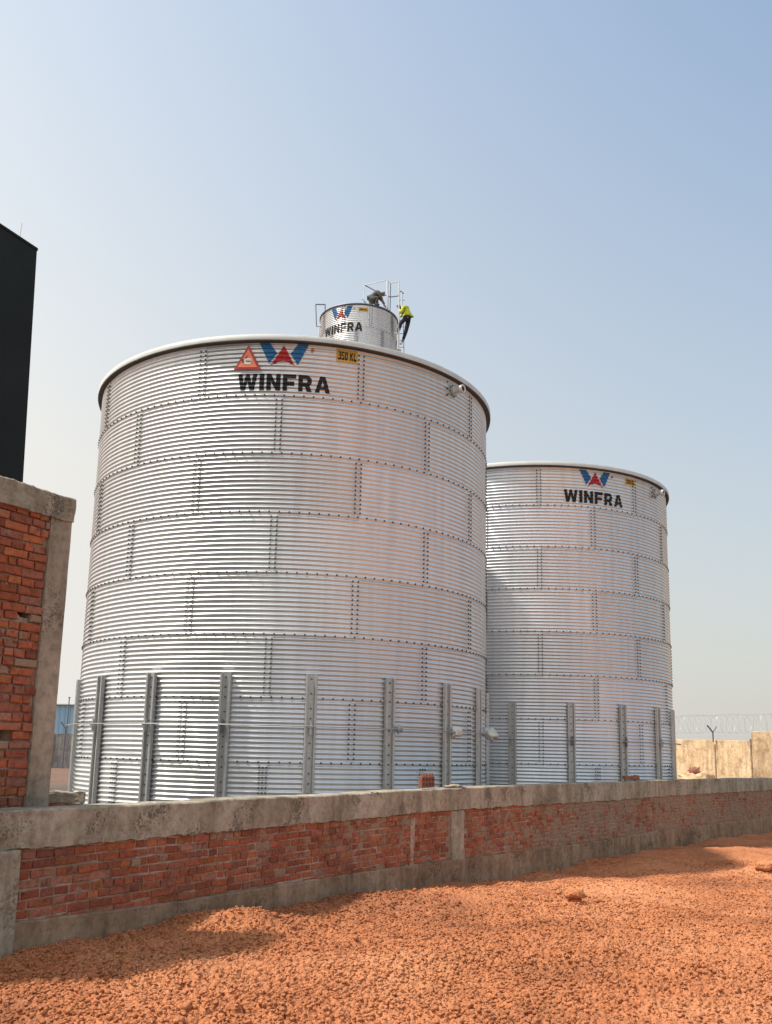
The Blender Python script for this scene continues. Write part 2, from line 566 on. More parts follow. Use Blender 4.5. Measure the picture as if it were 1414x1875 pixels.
P = np.stack([P[..., 0] * ca - P[..., 1] * sa, P[..., 0] * sa + P[..., 1] * ca, P[..., 2]], -1)
P += np.stack([xx, yy, cz], -1)[:, None]
co_ = link('soil_clods', np_mesh('soil_clods', P.reshape(-1, 3), (icf[None] + (np.arange(N) * 12)[:, None, None]).reshape(-1, 3)), M['soil'])
tag(co_, 'loose crumbly clods of red soil strewn over the ground', 'clods', kind='stuff')


# ------------------------------------------------------------------ boundary wall
class Line:
    """plan polyline; at(s, off) gives the point s metres along it, off metres towards the viewer's side"""
    def __init__(s, K):
        s.K = [Vector(k) for k in K]
        s.L = [0]
        for a, b in zip(s.K, s.K[1:]): s.L.append(s.L[-1] + (b - a).length)

    def at(s, t, off=0.0):
        i = 0
        while i < len(s.L) - 2 and t > s.L[i + 1]: i += 1
        d = (s.K[i + 1] - s.K[i]).normalized()
        n = Vector((d.y, -d.x))
        # blend the normal across corners
        p = s.K[i] + d * (t - s.L[i])
        for j in range(1, len(s.K) - 1):
            if abs(t - s.L[j]) < .3:
                d0 = (s.K[j] - s.K[j - 1]).normalized(); d1 = (s.K[j + 1] - s.K[j]).normalized()
                q = (t - s.L[j] + .3) / .6
                dd = (d0 * (1 - q) + d1 * q).normalized(); n = Vector((dd.y, -dd.x)); d = dd
        q = p + n * off
        return q, d, n


WL = Line(WK)
S1 = WL.L[1]; S2 = WL.L[2]; S3 = WL.L[3]


def ztop(s): return -.44 + .012 * mnoise.noise(Vector((s * .7, 0, 3)))


def zbeam(s): return float(np.interp(s, [0, 4, 9, S1, S1 + 5, 40], [-.69, -.715, -.715, -.735, -.77, -.77]))


def zplinth(s): return float(np.interp(s, [0, 2.5, 4, 6, 8.4, 10.6, 14, 20, 40], [-1.15, -1.185, -1.24, -1.27, -1.32, -1.40, -1.45, -1.48, -1.48]))


def slab(line, s0, s1, zlo, zhi, off, thick, st, rough, seed, ragged_top=.0, ragged_bot=.0, notches=(), nz=7, lump=None):
    """a course of cast concrete following the line: noisy front face, rounded arris, top, back, ends"""
    ns = max(2, int((s1 - s0) / st) + 1)
    prof = nz + 4
    V = []
    for i in range(ns):
        s = s0 + (s1 - s0) * i / (ns - 1)
        zh = (zhi(s) if callable(zhi) else zhi) + ragged_top * (mnoise.noise(Vector((s * 6, seed, 1))) + .6 * mnoise.noise(Vector((s * 23, seed, 4))))
        zl = (zlo(s) if callable(zlo) else zlo) + ragged_bot * (mnoise.noise(Vector((s * 5, seed, 2))) + .7 * mnoise.noise(Vector((s * 19, seed, 5))))
        notch = sum(-.012 * max(0, 1 - abs(s - q) / .018) for q in notches)
        lf = lump(s) if lump else 0
        row = []
        row.append((-thick, zl)); row.append((-thick, zh))
        row.append((-thick * .5, zh + rough * .7 * mnoise.noise(Vector((s * 8, seed, 9)))))
        row.append((-.012, zh))
        for k in range(nz):
            z = zh - .012 - (zh - .012 - zl) * k / (nz - 1)
            d = rough * (mnoise.noise(Vector((s * 4, z * 4, seed))) + .7 * mnoise.noise(Vector((s * 13, z * 13, seed))) + .5 * mnoise.noise(Vector((s * 31, z * 31, seed))))
            d += lf * (mnoise.noise(Vector((s * 9, z * 9, seed + 7))) + .6 * mnoise.noise(Vector((s * 22, z * 22, seed + 7))))
            row.append((d + notch, z))
        for o_, z in row:
            q, _, _ = line.at(s, off + o_)
            V.append((q.x, q.y, z))
    V = np.array(V); Q = []
    for i in range(ns - 1):
        for k in range(prof):
            k2 = (k + 1) % prof
            Q.append((i * prof + k, (i + 1) * prof + k, (i + 1) * prof + k2, i * prof + k2))
    mb = MB(); mb.v = [tuple(p) for p in V]; mb.f = Q
    mb.f.append(tuple(range(prof))); mb.f.append(tuple((ns - 1) * prof + k for k in reversed(range(prof))))
    return mb


PAL = [(.32, .095, .045), (.29, .085, .045), (.34, .105, .05), (.35, .12, .06), (.28, .085, .05), (.27, .095, .06), (.33, .12, .07),
       (.38, .125, .05), (.34, .095, .045), (.35, .10, .055), (.33, .14, .09)]


def bricks(line, s0, s1, zlo, zhi, off, pitch, mud, skip=(), gaps=(), seed=1):
    """courses of bricks set in a mortar bed; returns two meshes"""
    rb = random.Random(seed)
    B = MB()
    zt = max(zhi(s0), zhi(s1)) if callable(zhi) else zhi
    zb = min(zlo(s0 + (s1 - s0) * k / 8) for k in range(9)) if callable(zlo) else zlo
    nc = int((zt - zb) / pitch) + 2
    for c in range(nc):
        z1 = zt - c * pitch
        s = s0 - rb.random() * .2
        head = rb.random() < .5
        while s < s1:
            L = (.100 if (head and rb.random() < .85) else .198) + rb.uniform(-.014, .014)
            if rb.random() < .18: L = rb.uniform(.06, .15)
            a, b_ = max(s, s0), min(s + L, s1)
            m_ = rb.uniform(.009, .018)
            s += L + m_
            if b_ - a < .03: continue
            if any(g0 < (a + b_) / 2 < g1 for g0, g1 in gaps): continue
            mid = (a + b_) / 2
            wob = .006 * mnoise.noise(Vector((mid * .8, c * .7, seed)))
            h = pitch - rb.uniform(.009, .016)
            zh = z1 + wob; zl = zh - h
            lo_ = zlo(mid) if callable(zlo) else zlo
            hi_ = zhi(mid) if callable(zhi) else zhi
            if zl > hi_ or zh < lo_: continue
            if any(abs(mid - q[0]) < q[2] and abs((zh + zl) / 2 - q[1]) < q[3] for q in skip): continue
            col = list(rb.choice(PAL)); k = rb.uniform(.8, 1.3)
            md = mud(mid, zh) + rb.uniform(-.05, .09)
            if rb.random() < .03: md += .25
            cc = (col[0] * k, col[1] * k, col[2] * k, md)
            d = rb.uniform(-.008, .008); e = .008
            j = lambda q=.005: rb.uniform(-q, q)
            tilt = rb.uniform(-.003, .003)
            pts = []
            # outer ring at the mortar, shoulder ring, face ring
            for (ins, dep) in ((0, -.03), (0, d - .004), (e, d)):
                for (ss, zz_) in ((a + ins, zl + ins), (b_ - ins, zl + ins), (b_ - ins, zh - ins), (a + ins, zh - ins)):
                    sj = ss + (j() if dep > -.02 else 0); zj = zz_ + (j(.0025) if dep > -.02 else 0) + tilt * (1 if ss > mid else -1)
                    q, _, _ = line.at(sj, off + dep + (j(.002) if dep > -.02 else 0))
                    pts.append((q.x, q.y, zj))
            fs = [(8, 9, 10, 11)]
            for r0 in (0, 4):
                for k_ in range(4):
                    fs.append((r0 + k_, r0 + (k_ + 1) % 4, r0 + 4 + (k_ + 1) % 4, r0 + 4 + k_))
            B.add(pts, fs, cc)
    return B


def mortar_bed(line, s0, s1, zlo, zhi, off, thick, holes=(), seed=3):
    """noisy mortar face with body behind, holes left open"""
    st = .045
    ns = int((s1 - s0) / st) + 1
    zt = max(zhi(s0), zhi(s1)) if callable(zhi) else zhi
    zb = min(zlo(s0), zlo(s1)) if callable(zlo) else zlo
    nz = int((zt - zb) / .045) + 2
    mb = MB(); V = []
    for i in range(ns):
        s = s0 + (s1 - s0) * i / (ns - 1)
        for k in range(nz):
            z = zb + (zt - zb) * k / (nz - 1)
            d = .006 * mnoise.noise(Vector((s * 12, z * 12, seed))) + .004 * mnoise.noise(Vector((s * 40, z * 40, seed)))
            for (hs, hz, ws, wz) in holes:
                if abs(s - hs) < ws and abs(z - hz) < wz: d = -.14
            q, _, _ = line.at(s, off + d); V.append((q.x, q.y, z))
    mb.add(V, [tuple(reversed((i * nz + k, i * nz + k + 1, (i + 1) * nz + k + 1, (i + 1) * nz + k))) for i in range(ns - 1) for k in range(nz - 1)])
    # body
    n2 = max(2, int((s1 - s0) / .6) + 1); V = []
    for i in range(n2):
        s = s0 + (s1 - s0) * i / (n2 - 1)
        for o_, z in ((-.16, zb), (-.16, zt), (-thick, zt), (-thick, zb)):
            q, _, _ = line.at(s, off + o_); V.append((q.x, q.y, z))
    fs = [(i * 4 + k, (i + 1) * 4 + k, (i + 1) * 4 + (k + 1) % 4, i * 4 + (k + 1) % 4) for i in range(n2 - 1) for k in range(4)]
    mb.add(V, fs + [(0, 1, 2, 3), tuple((n2 - 1) * 4 + k for k in (3, 2, 1, 0))])
    return mb


SEND = S3 + 6
wall = thing('boundary_wall', 'long low unplastered brick boundary wall with grey concrete coping and plinth', 'wall', (WL.at(6)[0].x, WL.at(6)[0].y, -1.5))


def mud_wall(s, z):
    v = float(np.interp(s, [0, 9, 10.6, 12.5, 15, 17.5, 40], [.02, .04, .12, .17, .27, .24, .30]))
    return v + .20 * mnoise.noise(Vector((s * .6, z * 2, 11)))


bricks(WL, 0, SEND, lambda s: zplinth(s) + .01, lambda s: zbeam(s) + .03, 0, .0665, mud_wall,
       gaps=((9.40, 9.85),), seed=4).build('brick_courses', M['brick'], wall)
mortar_bed(WL, 0, SEND, lambda s: -1.55, lambda s: -.60, -.0105, .22).build('mortar_bed', M['mortar'], wall)
slab(WL, 0, SEND, lambda s: zbeam(s), ztop, .022, .26, .045, .008, 1.3, .006, .016, (2.84, 4.74, 7.35, 9.95, 13.4, 17.9), 8,
     lambda s: .022 * max(0, 1 - abs(s - 2.5) / .4)).build('coping', M['concrete'], wall)
slab(WL, 0, SEND, -2.1, zplinth, .035, .27, .06, .008, 5.1, .010, .0, (), 9).build('plinth', M['plinth'], wall)
slab(WL, 2.0, 2.478, -2.1, -.70, .09, .2, .05, .006, 7.7, .004, 0, (), 12).build('pier', M['concrete'], wall)
slab(WL, S3 - .05 + .0, S3 + .6, -2.1, -.66, .10, .2, .05, .006, 9.7, .004, 0, (), 12).build('pier', M['concrete'], wall)
slab(WL, 9.43, 9.81, -1.42, -.735, .018, .2, .03, .014, 3.7, .01, .0, (), 16).build('stub_column', M['concrete'], wall)
for s_, w_ in ((8.35, .055),):
    slab(WL, s_ - w_, s_ + w_, zplinth(s_) - .02, -.76, .006, .02, .02, .012, s_, .02, .02, (), 16).build('mortar_strip', M['mortar'], wall)

# ------------------------------------------------------------------ brick building at the left
BL = Line([WL.at(0, -.35)[0][:], WL.at(6, -.35)[0][:]])
bld = thing('brick_building', 'unfinished brick building corner with concrete column and roof beam at the left edge', 'building',
            (BL.at(1)[0].x, BL.at(1)[0].y, -1.4))
H = [(2.677, .992, .05, .035), (2.618, .08, .075, .035)]
sk = [(a, b, c + .02, d + .01) for a, b, c, d in H]
bricks(BL, 1.30, 2.838, -1.35, 1.80, 0, .068, lambda s, z: .03 + .1 * mnoise.noise(Vector((s, z, 5))), skip=sk, seed=9).build('brick_wall', M['brick'], bld)
mortar_bed(BL, 1.30, 2.838, -1.4, 1.80, -.024, .2, holes=H).build('mortar_bed', M['mortar'], bld)
slab(BL, 2.842, 3.045, -1.5, 1.79, .012, .235, .03, .003, 2.2, .002, 0, (), 40).build('column', M['column'], bld)
slab(BL, 1.28, 3.055, 1.775, 1.975, .03, .26, .03, .010, 8.8, .014, .012, (), 8, lambda s: .02 * max(0, 1 - abs(s - 2.95) / .25)).build('roof_beam', M['concrete'], bld)
mb = MB()
q, d, n = BL.at(1.4, -1.6)
mb.box((q.x, q.y, .2), (.2, 2.7, 3.2), ((d.x, d.y, 0), (n.x, n.y, 0), (0, 0, 1)))
mb.build('side_wall', M['mortar'], bld)

# ------------------------------------------------------------------ tall dark building
a2 = Vector((.414, .91)).normalized(); nl = Vector((-a2.y, a2.x))
tb = thing('dark_building', 'tall building clad in flat black sheeting rising behind the brick corner', 'building', (-5.5, 9.5, -1.4))


def prism_at(c0, c1, z0, z1):
    return [(*p, z0) for p in c0] + [(*p, z1) for p in c1]


top = Vector((-4.236, 10.2)); bot = Vector((-3.99, 10.2))
len_ = 2.6; dep = 3.2
c1 = [top, top - a2 * len_, top - a2 * len_ + nl * dep, top + nl * dep]
c0 = [bot, bot - a2 * len_, bot - a2 * len_ + nl * dep, bot + nl * dep]
mb = MB(); mb.add(prism_at([p[:] for p in c0], [p[:] for p in c1], -1.6, 5.80), [(0, 1, 5, 4), (1, 2, 6, 5), (2, 3, 7, 6), (3, 0, 4, 7), (4, 5, 6, 7), (3, 2, 1, 0)])
mb.build('cladding', M['cladding'], tb)
mb = MB()
for i in range(4):
    p0 = Vector((*c1[i], 5.815)); p1 = Vector((*c1[(i + 1) % 4], 5.815))
    dd = (p1 - p0).normalized(); nn = Vector((dd.y, -dd.x, 0))
    mb.box((p0 + p1) / 2 + nn * .0, ((p1 - p0).length + .01, .02, .03), (dd, nn, (0, 0, 1)))
mb.build('parapet_flashing', M['cladding'], tb)
mb = MB()
pz = Vector((-4.46, 9.86, 4.86)); nn = Vector((a2.y, -a2.x, 0))
mb.tube([pz, pz + nn * .06], .022, 10)
mb.build('lamp', M['tri_white'], tb)
mb = MB(); mb.tube([(-4.36, 9.98, 5.82), (-4.35, 9.98, 6.02)], .004, 5)
mb.build('roof_rod', M['steel_pale'], tb)

# ------------------------------------------------------------------ corrugated tanks
PITCHZ = .9565 / 13
AMP = .0120


def corr(z, z1): return AMP * np.cos(2 * PI * (z - z1) / PITCHZ)


# glyphs: lists of closed outlines (even-odd) in a unit-height box
def glyphs():
    G = {}
    s = .30
    G['W'] = ([[(0, 1), (.27, 1), (.36, .42), (.50, 1), (.72, 1), (.86, .42), (.95, 1), (1.22, 1), (1.03, 0), (.76, 0), (.61, .55), (.46, 0), (.19, 0)]], 1.22)
    G['I'] = ([[(0, 0), (s, 0), (s, 1), (0, 1)]], s)
    G['N'] = ([[(0, 0), (.28, 0), (.28, .55), (.60, 0), (.87, 0), (.87, 1), (.59, 1), (.59, .45), (.27, 1), (0, 1)]], .87)
    G['F'] = ([[(0, 0), (.28, 0), (.28, .36), (.72, .36), (.72, .60), (.28, .60), (.28, .76), (.82, .76), (.82, 1), (0, 1)]], .82)
    G['R'] = ([[(0, 0), (.28, 0), (.28, .33), (.40, .33), (.56, 0), (.88, 0), (.68, .38), (.80, .48), (.84, .66), (.80, .86), (.66, .97), (.50, 1), (0, 1)],
               [(.28, .56), (.48, .56), (.56, .62), (.56, .71), (.48, .77), (.28, .77)]], .88)
    G['A'] = ([[(0, 0), (.28, 0), (.34, .20), (.64, .20), (.70, 0), (.98, 0), (.66, 1), (.32, 1)], [(.40, .41), (.58, .41), (.49, .74)]], .98)
    def bl(rects): return [[(a, b), (c, b), (c, d), (a, d)] for a, b, c, d in rects]
    G['3'] = ([[(0, 0), (.6, 0), (.6, 1), (0, 1), (0, .8), (.38, .8), (.38, .6), (.1, .6), (.1, .4), (.38, .4), (.38, .2), (0, .2)]], .6)
    G['5'] = ([[(0, 0), (.6, 0), (.6, .6), (.22, .6), (.22, .8), (.6, .8), (.6, 1), (0, 1), (0, .42), (.38, .42), (.38, .2), (0, .2)]], .6)
    G['0'] = ([[(.1, 0), (.5, 0), (.6, .1), (.6, .9), (.5, 1), (.1, 1), (0, .9), (0, .1)], [(.22, .2), (.38, .2), (.38, .8), (.22, .8)]], .6)
    G['K'] = ([[(0, 0), (.22, 0), (.22, .36), (.30, .46), (.46, 0), (.70, 0), (.46, .60), (.68, 1), (.44, 1), (.22, .60), (.22, 1), (0, 1)]], .7)
    G['L'] = ([[(0, 0), (.58, 0), (.58, .22), (.22, .22), (.22, 1), (0, 1)]], .58)
    return G


GL = glyphs()


def layout(text, u0, u1, v0, v1, gap=.14, stretch=None):
    """place the letters of a word between u0 and u1; returns one outline list per letter"""
    tot = 0; items = []
    for ch in text:
        if ch == ' ': tot += .35; items.append(None); continue
        items.append((tot, ch)); tot += GL[ch][1] + gap
    tot -= gap
    k = (u1 - u0) / tot; hgt = v1 - v0
    out = []
    for it in items:
        if it is None: continue
        x0, ch = it
        out.append([[(u0 + (x0 + x) * k, v0 + y * hgt) for x, y in loop] for loop in GL[ch][0]])
    return out


def wrap(loops, X, Y, RRad, z1, off, du=.05):
    """cut a flat outline into strips and lay it on the corrugated cylinder; u is arc metres (angle*R), v height"""
    mb = MB()
    vsn = sorted({p[1] for lp in loops for p in lp})
    lo, hi = vsn[0], vsn[-1]
    lv = sorted(set(vsn) | {lo + (hi - lo) * k / max(1, int((hi - lo) / (PITCHZ / 7))) for k in range(int((hi - lo) / (PITCHZ / 7)) + 1)})
    lv = [lv[0]] + [b for a, b in zip(lv, lv[1:]) if b - a > 1e-5]
    for va, vb in zip(lv, lv[1:]):
        vm = (va + vb) / 2; cr = []
        for lp in loops:
            for p, q in zip(lp, lp[1:] + lp[:1]):
                if (p[1] - vm) * (q[1] - vm) < 0:
                    f = lambda v: p[0] + (q[0] - p[0]) * (v - p[1]) / (q[1] - p[1])
                    cr.append((f(vm), f(va), f(vb)))
        cr.sort()
        for a, b in zip(cr[::2], cr[1::2]):
            n = max(1, int((b[0] - a[0]) / du) + 1)
            P = []
            for k in range(n + 1):
                t = k / n
                for v, ua, ub in ((va, a[1], b[1]), (vb, a[2], b[2])):
                    u = ua + (ub - ua) * t; th = u / RRad
                    r = RRad + AMP * math.cos(2 * PI * (v - z1) / PITCHZ) + off
                    P.append((X + r * math.cos(th), Y + r * math.sin(th), v))
            mb.add(P, [(2 * k, 2 * k + 2, 2 * k + 3, 2 * k + 1) for k in range(n)])
    return mb


def revolve(prof, X, Y, seg=240):
    th = np.arange(seg) / seg * 2 * PI
    V = []
    for r, z in prof:
        V.append(np.stack([X + r * np.cos(th), Y + r * np.sin(th), np.full(seg, z)], -1))
    V = np.array(V).reshape(-1, 3); Q = []
    i = np.arange(seg); j = (i + 1) % seg
    for k in range(len(prof) - 1):
        Q.append(np.stack([k * seg + i, k * seg + j, (k + 1) * seg + j, (k + 1) * seg + i], -1))
    return np_mesh('rev', V, np.concatenate(Q))


def tank(name, label, X, Y, RRad, z1, nring, odd, even, stiff, hoop_z, az0, emblem, textspan, lab, pipe, zt_extra=.895, stiff_top=1.15, group=None):
    t = thing(name, label, 'water tank', (X, Y, z1 - (nring - 1) * .9565), group)
    zt = z1 + zt_extra
    rg = random.Random(int(X * 100))
    boltV = []; boltF = []
    pts = []          # bolt positions (az deg, z, r)
    for k in range(nring):
        za = zt if k == 0 else z1 - (k - 1) * .9565
        zb = z1 - k * .9565
        nz = int(round((za - zb) / PITCHZ * 9))
        zs = np.linspace(za, zb - .022, nz + 3)
        start = odd if k % 2 == 0 else even
        V = []; Q = []; T = []; offv = 0
        for sh in range(9):
            a0 = start + 40 * sh
            cols = 32
            f = np.linspace(0, 1, cols + 1)
            az = np.radians(a0 - 1.9 + f * 41.9)
            g = rg.uniform(.90, 1.04); wv = rg.uniform(0, 9)
            A, Z = np.meshgrid(az, zs)
            Fm = np.meshgrid(f, zs)[0]
            r = RRad + corr(Z, z1) + .0035 * (1 - 2 * Fm) * -1 + .0035 * np.clip((za - Z) / (za - zb), 0, 1)
            r = r + .0022 * vnoise(A * 14 + wv, Z * 2.2, k)
            V.append(np.stack([X + r * np.cos(A), Y + r * np.sin(A), Z], -1).reshape(-1, 3))
            Q.append(grid_quads(len(zs), cols + 1, True) + offv); offv += V[-1].shape[0]
            T.append(np.tile([g, g * rg.uniform(.985, 1.0), g * rg.uniform(.97, 1.0), 1], (V[-1].shape[0], 1)))
            for z_ in np.arange(za - PITCHZ * (1 if k else .6), zb + .01, -PITCHZ):
                zc = z1 + round((z_ - z1) / PITCHZ) * PITCHZ
                if zc > zt - .02 or zc < zb + .01: continue
                for da in (-1.45, -.1) if k < nring - 1 else (-1.7, -.9, -.1):
                    pts.append((a0 + da * (3.75 / RRad), zc - .008, .004))
        link('wall_ring', np_mesh('wall_ring', np.concatenate(V), np.concatenate(Q), np.concatenate(T)), M['zinc'], t, True)
        nb = int(2 * PI * RRad / .155)
        if k < nring - 1:
            for i in range(nb): pts.append((i * 360 / nb, zb - .004, .006))
    for a, z, e in pts:
        if a % 360 < 165: continue      # the far side is never seen
        a = R(a); c_, s_ = math.cos(a), math.sin(a)
        base = len(boltV)
        rr = RRad + AMP + e
        for (rad_, dr) in ((.0165, -.004), (.0135, .012)):
            for q in range(6):
                u = rad_ * math.cos(q * PI / 3); v = rad_ * math.sin(q * PI / 3)
                boltV.append((X + (rr + dr) * c_ - u * s_, Y + (rr + dr) * s_ + u * c_, z + v))
        for q in range(6):
            boltF.append((base + q, base + (q + 1) % 6, base + 6 + (q + 1) % 6, base + 6 + q))
        boltF.append(tuple(base + 6 + q for q in range(6)))
    mb = MB(); mb.v = boltV; mb.f = boltF
    tag(mb.build('bolts', M['bolt'], t), kind='stuff')
    # rim and roof
    pr = [(RRad - .02, zt - .02), (RRad + .012, zt + .012), (RRad + .085, zt + .010), (RRad + .096, zt + .012), (RRad + .0975, zt + .016), (RRad + .0975, zt + .098),
          (RRad + .095, zt + .101), (RRad + .085, zt + .103), (RRad - .05, zt + .108)]
    if RRad < 3: pr = [(RRad - .02, zt - .02), (RRad + .01, zt + .0), (RRad + .045, zt - .012), (RRad + .045, zt + .03), (RRad - .02, zt + .035)]
    link('rim', revolve(pr, X, Y, 240), M['rim'] if RRad > 3 else M['steel_dark'], t, True)
    zr = pr[-1][1]
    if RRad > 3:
        link('rim_shade_ring', revolve([(RRad - .01, zt - .004), (RRad + .02, zt - .012), (RRad + .088, zt - .010), (RRad + .092, zt + .012), (RRad - .01, zt + .013)], X, Y, 240), M['rim_shade'], t, True)  # dark ring with the rim's underside shade put into its colour
    link('roof', revolve([(RRad - .04, zr - .004), (RRad * .5, zr + .10), (.05, zr + .22), (.001, zr + .22)], X, Y, 120), M['roof'], t, True)
    # stiffener posts
    for a in stiff:
        th = R(a); er = Vector((math.cos(th), math.sin(th), 0)); et = Vector((-er.y, er.x, 0))
        z0 = z1 - (nring - 1) * .9565 - .05; zc = (stiff_top + z0) / 2; hh = stiff_top - z0
        mb = MB()
        def prof(pp):
            P_ = []
            for z in (z0, stiff_top):
                for u, d in pp: 
                    b_ = Vector((X, Y, 0)) + er * (RRad + AMP + d) + et * u; P_.append((b_.x, b_.y, z))
            nn_ = len(pp)
            mb.add(P_, [(i, (i + 1) % nn_, nn_ + (i + 1) % nn_, nn_ + i) for i in range(nn_)] + [tuple(range(nn_))[::-1], tuple(nn_ + i for i in range(nn_))])
        prof([(-.086, .004), (.086, .004), (.086, .058), (.080, .066), (.052, .066), (.046, .058), (.046, .022), (-.046, .022), (-.046, .058), (-.052, .066), (-.080, .066), (-.086, .058)][::-1])
        st = mb.build('stiffener', M['galv'], t)
        z = stiff_top - .07
        while z > z0 + .35:
            b_ = Vector((X, Y, z)) + er * (RRad + AMP + .022)
            mb = MB(); mb.tube([b_, b_ + er * .014], .013, 6); z -= PITCHZ * (2 if rg.random() < .6 else 3)
            mb.build('bolt', M['bolt'], st)
    if hoop_z is not None:
        n = 150
        mb = MB(); rr = RRad + .17
        ring = [(X + rr * math.cos(2 * PI * i / n), Y + rr * math.sin(2 * PI * i / n), hoop_z) for i in range(n + 1)]
        mb.tube(ring, .0095, 6, cap=False)
        mb.build('hoop_rod', M['rod'], t, True)
    # emblem, lettering, label
    eu0, eu1, ez0, ez1 = emblem
    um = (eu0 + eu1) / 2; k = (eu1 - eu0) / 430.0; kz = (ez1 - ez0) / 222.0
    E = lambda L_: [[(um + (x - 570) * k, ez1 - (y - 118) * kz) for x, y in L_]]
    em = None
    for nm, L_, mt in (('emblem_bar', [(355, 118), (448, 118), (512, 218), (452, 306), (440, 306)], 'blue_paint'),
                       ('emblem_bar', [(785, 118), (692, 118), (628, 218), (688, 312), (700, 312)], 'blue_paint'),
                       ('emblem_triangle', [(570, 136), (458, 338), (520, 300), (568, 290), (616, 300), (672, 340)], 'red_paint')):
        wrap(E(L_), X, Y, RRad, z1, .0075).build(nm, M[mt], t, True)
    cu = um + 247 * k; cz = ez1 - 50 * kz
    ringo = [(cu + .030 * math.cos(q * PI / 6), cz + .030 * math.sin(q * PI / 6)) for q in range(12)]
    ringi = [(cu + .021 * math.cos(q * PI / 6), cz + .021 * math.sin(q * PI / 6)) for q in range(12)]
    rm = wrap([ringo, ringi], X, Y, RRad, z1, .0075)
    rl = layout('R', cu - .011, cu + .012, cz - .015, cz + .015)[0]
    w2 = wrap(rl, X, Y, RRad, z1, .0075); rm.add(w2.v, w2.f)
    rm.build('registered_mark', M['red_paint'], t, True)
    for lt in layout('WINFRA', *textspan):
        wrap(lt, X, Y, RRad, z1, .0075).build('letter', M['black_paint'], t, True)
    u0, u1, v0, v1 = lab
    lb = wrap([[(u0, v0), (u1, v0), (u1, v1), (u0, v1)]], X, Y, RRad, z1, .008).build('capacity_label', M['yellow_label'], t, True)
    for lt in layout('350 KL', u0 + .03, u1 - .025, v0 + .045, v1 - .04, .12):
        wrap(lt, X, Y, RRad, z1, .0105).build('label_character', M['black_paint'], lb, True)
    # overflow pipe
    if pipe:
        a, z = pipe; th = R(a); er = Vector((math.cos(th), math.sin(th), 0)); et = Vector((-er.y, er.x, 0))
        c_ = Vector((X, Y, z)) + er * RRad
        mb = MB(); mb.tube([c_, c_ + er * .02], .115, 20); mb.tube([c_, c_ + er * .045], .085, 20)
        pf = mb.build('pipe_flange', M['galv'], t)
        for q in range(8):
            mb = MB()
            p = c_ + et * .1 * math.cos(q * PI / 4 + .2) + Vector((0, 0, .1 * math.sin(q * PI / 4 + .2)))
            mb.tube([p, p + er * .035], .012, 6)
            mb.build('flange_bolt', M['bolt'], pf)
        for sz in (-.12, 0, .12):
            mb = MB()
            p = c_ - et * .17 + Vector((0, 0, sz)); mb.tube([p, p + er * .03], .014, 6)
            mb.build('flange_bolt', M['bolt'], pf)
        mb = MB(); n = 20; P_ = []
        prof = [(.052, .02), (.052, .16), (.072, .165), (.072, .24), (.050, .24), (.048, .225)]
        for r_, d_ in prof:
            for q in range(n):
                P_.append(c_ + er * d_ + et * r_ * math.cos(2 * PI * q / n) + Vector((0, 0, r_ * math.sin(2 * PI * q / n))))
        fs = [(k_ * n + q, k_ * n + (q + 1) % n, (k_ + 1) * n + (q + 1) % n, (k_ + 1) * n + q) for k_ in range(len(prof) - 1) for q in range(n)]
        mb.add(P_, fs); mb.build('outlet_pipe', M['pvc'], t, True)
        mb = MB(); mb.add(P_[-n:], [tuple(range(n))]); mb.build('pipe_bore', M['dark'], t)
    return t


def arc(a0, a1, RRad, zz0, zz1): return (R(a0) * RRad, R(a1) * RRad, zz0, zz1)


T1 = (-1.838, 17.824, 3.75); Z1 = 5.579
T2 = (3.651, 23.886, 3.548); Z2 = 5.591
t1 = tank('water_tank', 'nearest and largest corrugated steel tank with a red warning triangle beside its emblem', *T1, Z1, 8, 252.0, 232.0,
          [184, 203.5, 223.2, 242.4, 261.8, 281.4, 300.7, 319.5, 337.5, 357], .372, 0,
          arc(265.78, 277.88, 3.75, 6.075, 6.462), arc(260.77, 283.52, 3.75, 5.655, 5.935), arc(284.77, 290.26, 3.75, 6.225, 6.45), (321.4, 6.275))
t2 = tank('water_tank', 'second corrugated steel tank behind the low wall, right of and beyond the biggest one', *T2, Z2, 8, 267.0, 247.2,
          [217, 236.5, 256.3, 276.6, 297.0, 316.6, 333.5, 352], .36, 0,
          arc(281.45, 294.31, 3.548, 6.07, 6.455), arc(275.42, 300.02, 3.548, 5.675, 5.965), arc(301.8, 306.9, 3.548, 6.255, 6.43), (321.4, 6.28))
T3 = (-1.269, 33.976, 1.49); Z3 = 15.70
t3 = tank('water_tank', 'small corrugated steel tank high on a tower, seen above the rim of the nearest tank', *T3, Z3, 2, 251.2, 231.2,
          [], None, 0, arc(228.1, 262.5, 1.49, 15.96, 16.50), arc(214.0, 277.5, 1.49, 15.475, 15.83), arc(271.3, 284.8, 1.49, 16.27, 16.42), None, zt_extra=.86)
# tower that carries the small tank
mb = MB(); zs_ = Z3 - .9565
mb.box((T3[0], T3[1], zs_ - .16), (3.3, 3.3, .28)); mb.build('tower_slab', M['concrete'], t3)
for sx in (-1, 1):
    for sy in (-1, 1):
        mb = MB(); mb.box((T3[0] + sx * 1.3, T3[1] + sy * 1.3, (zs_ - .3 - 1.6) / 2), (.35, .35, zs_ - .3 + 1.6)); mb.build('tower_column', M['concrete'], t3)
# guard rails and ladder of the small tank (built at the near edge of its roof)
def rail(name, pts, r, mt, parent=t3):
    mb = MB(); mb.tube(pts, r, 6); return mb.build(name, M[mt], parent)


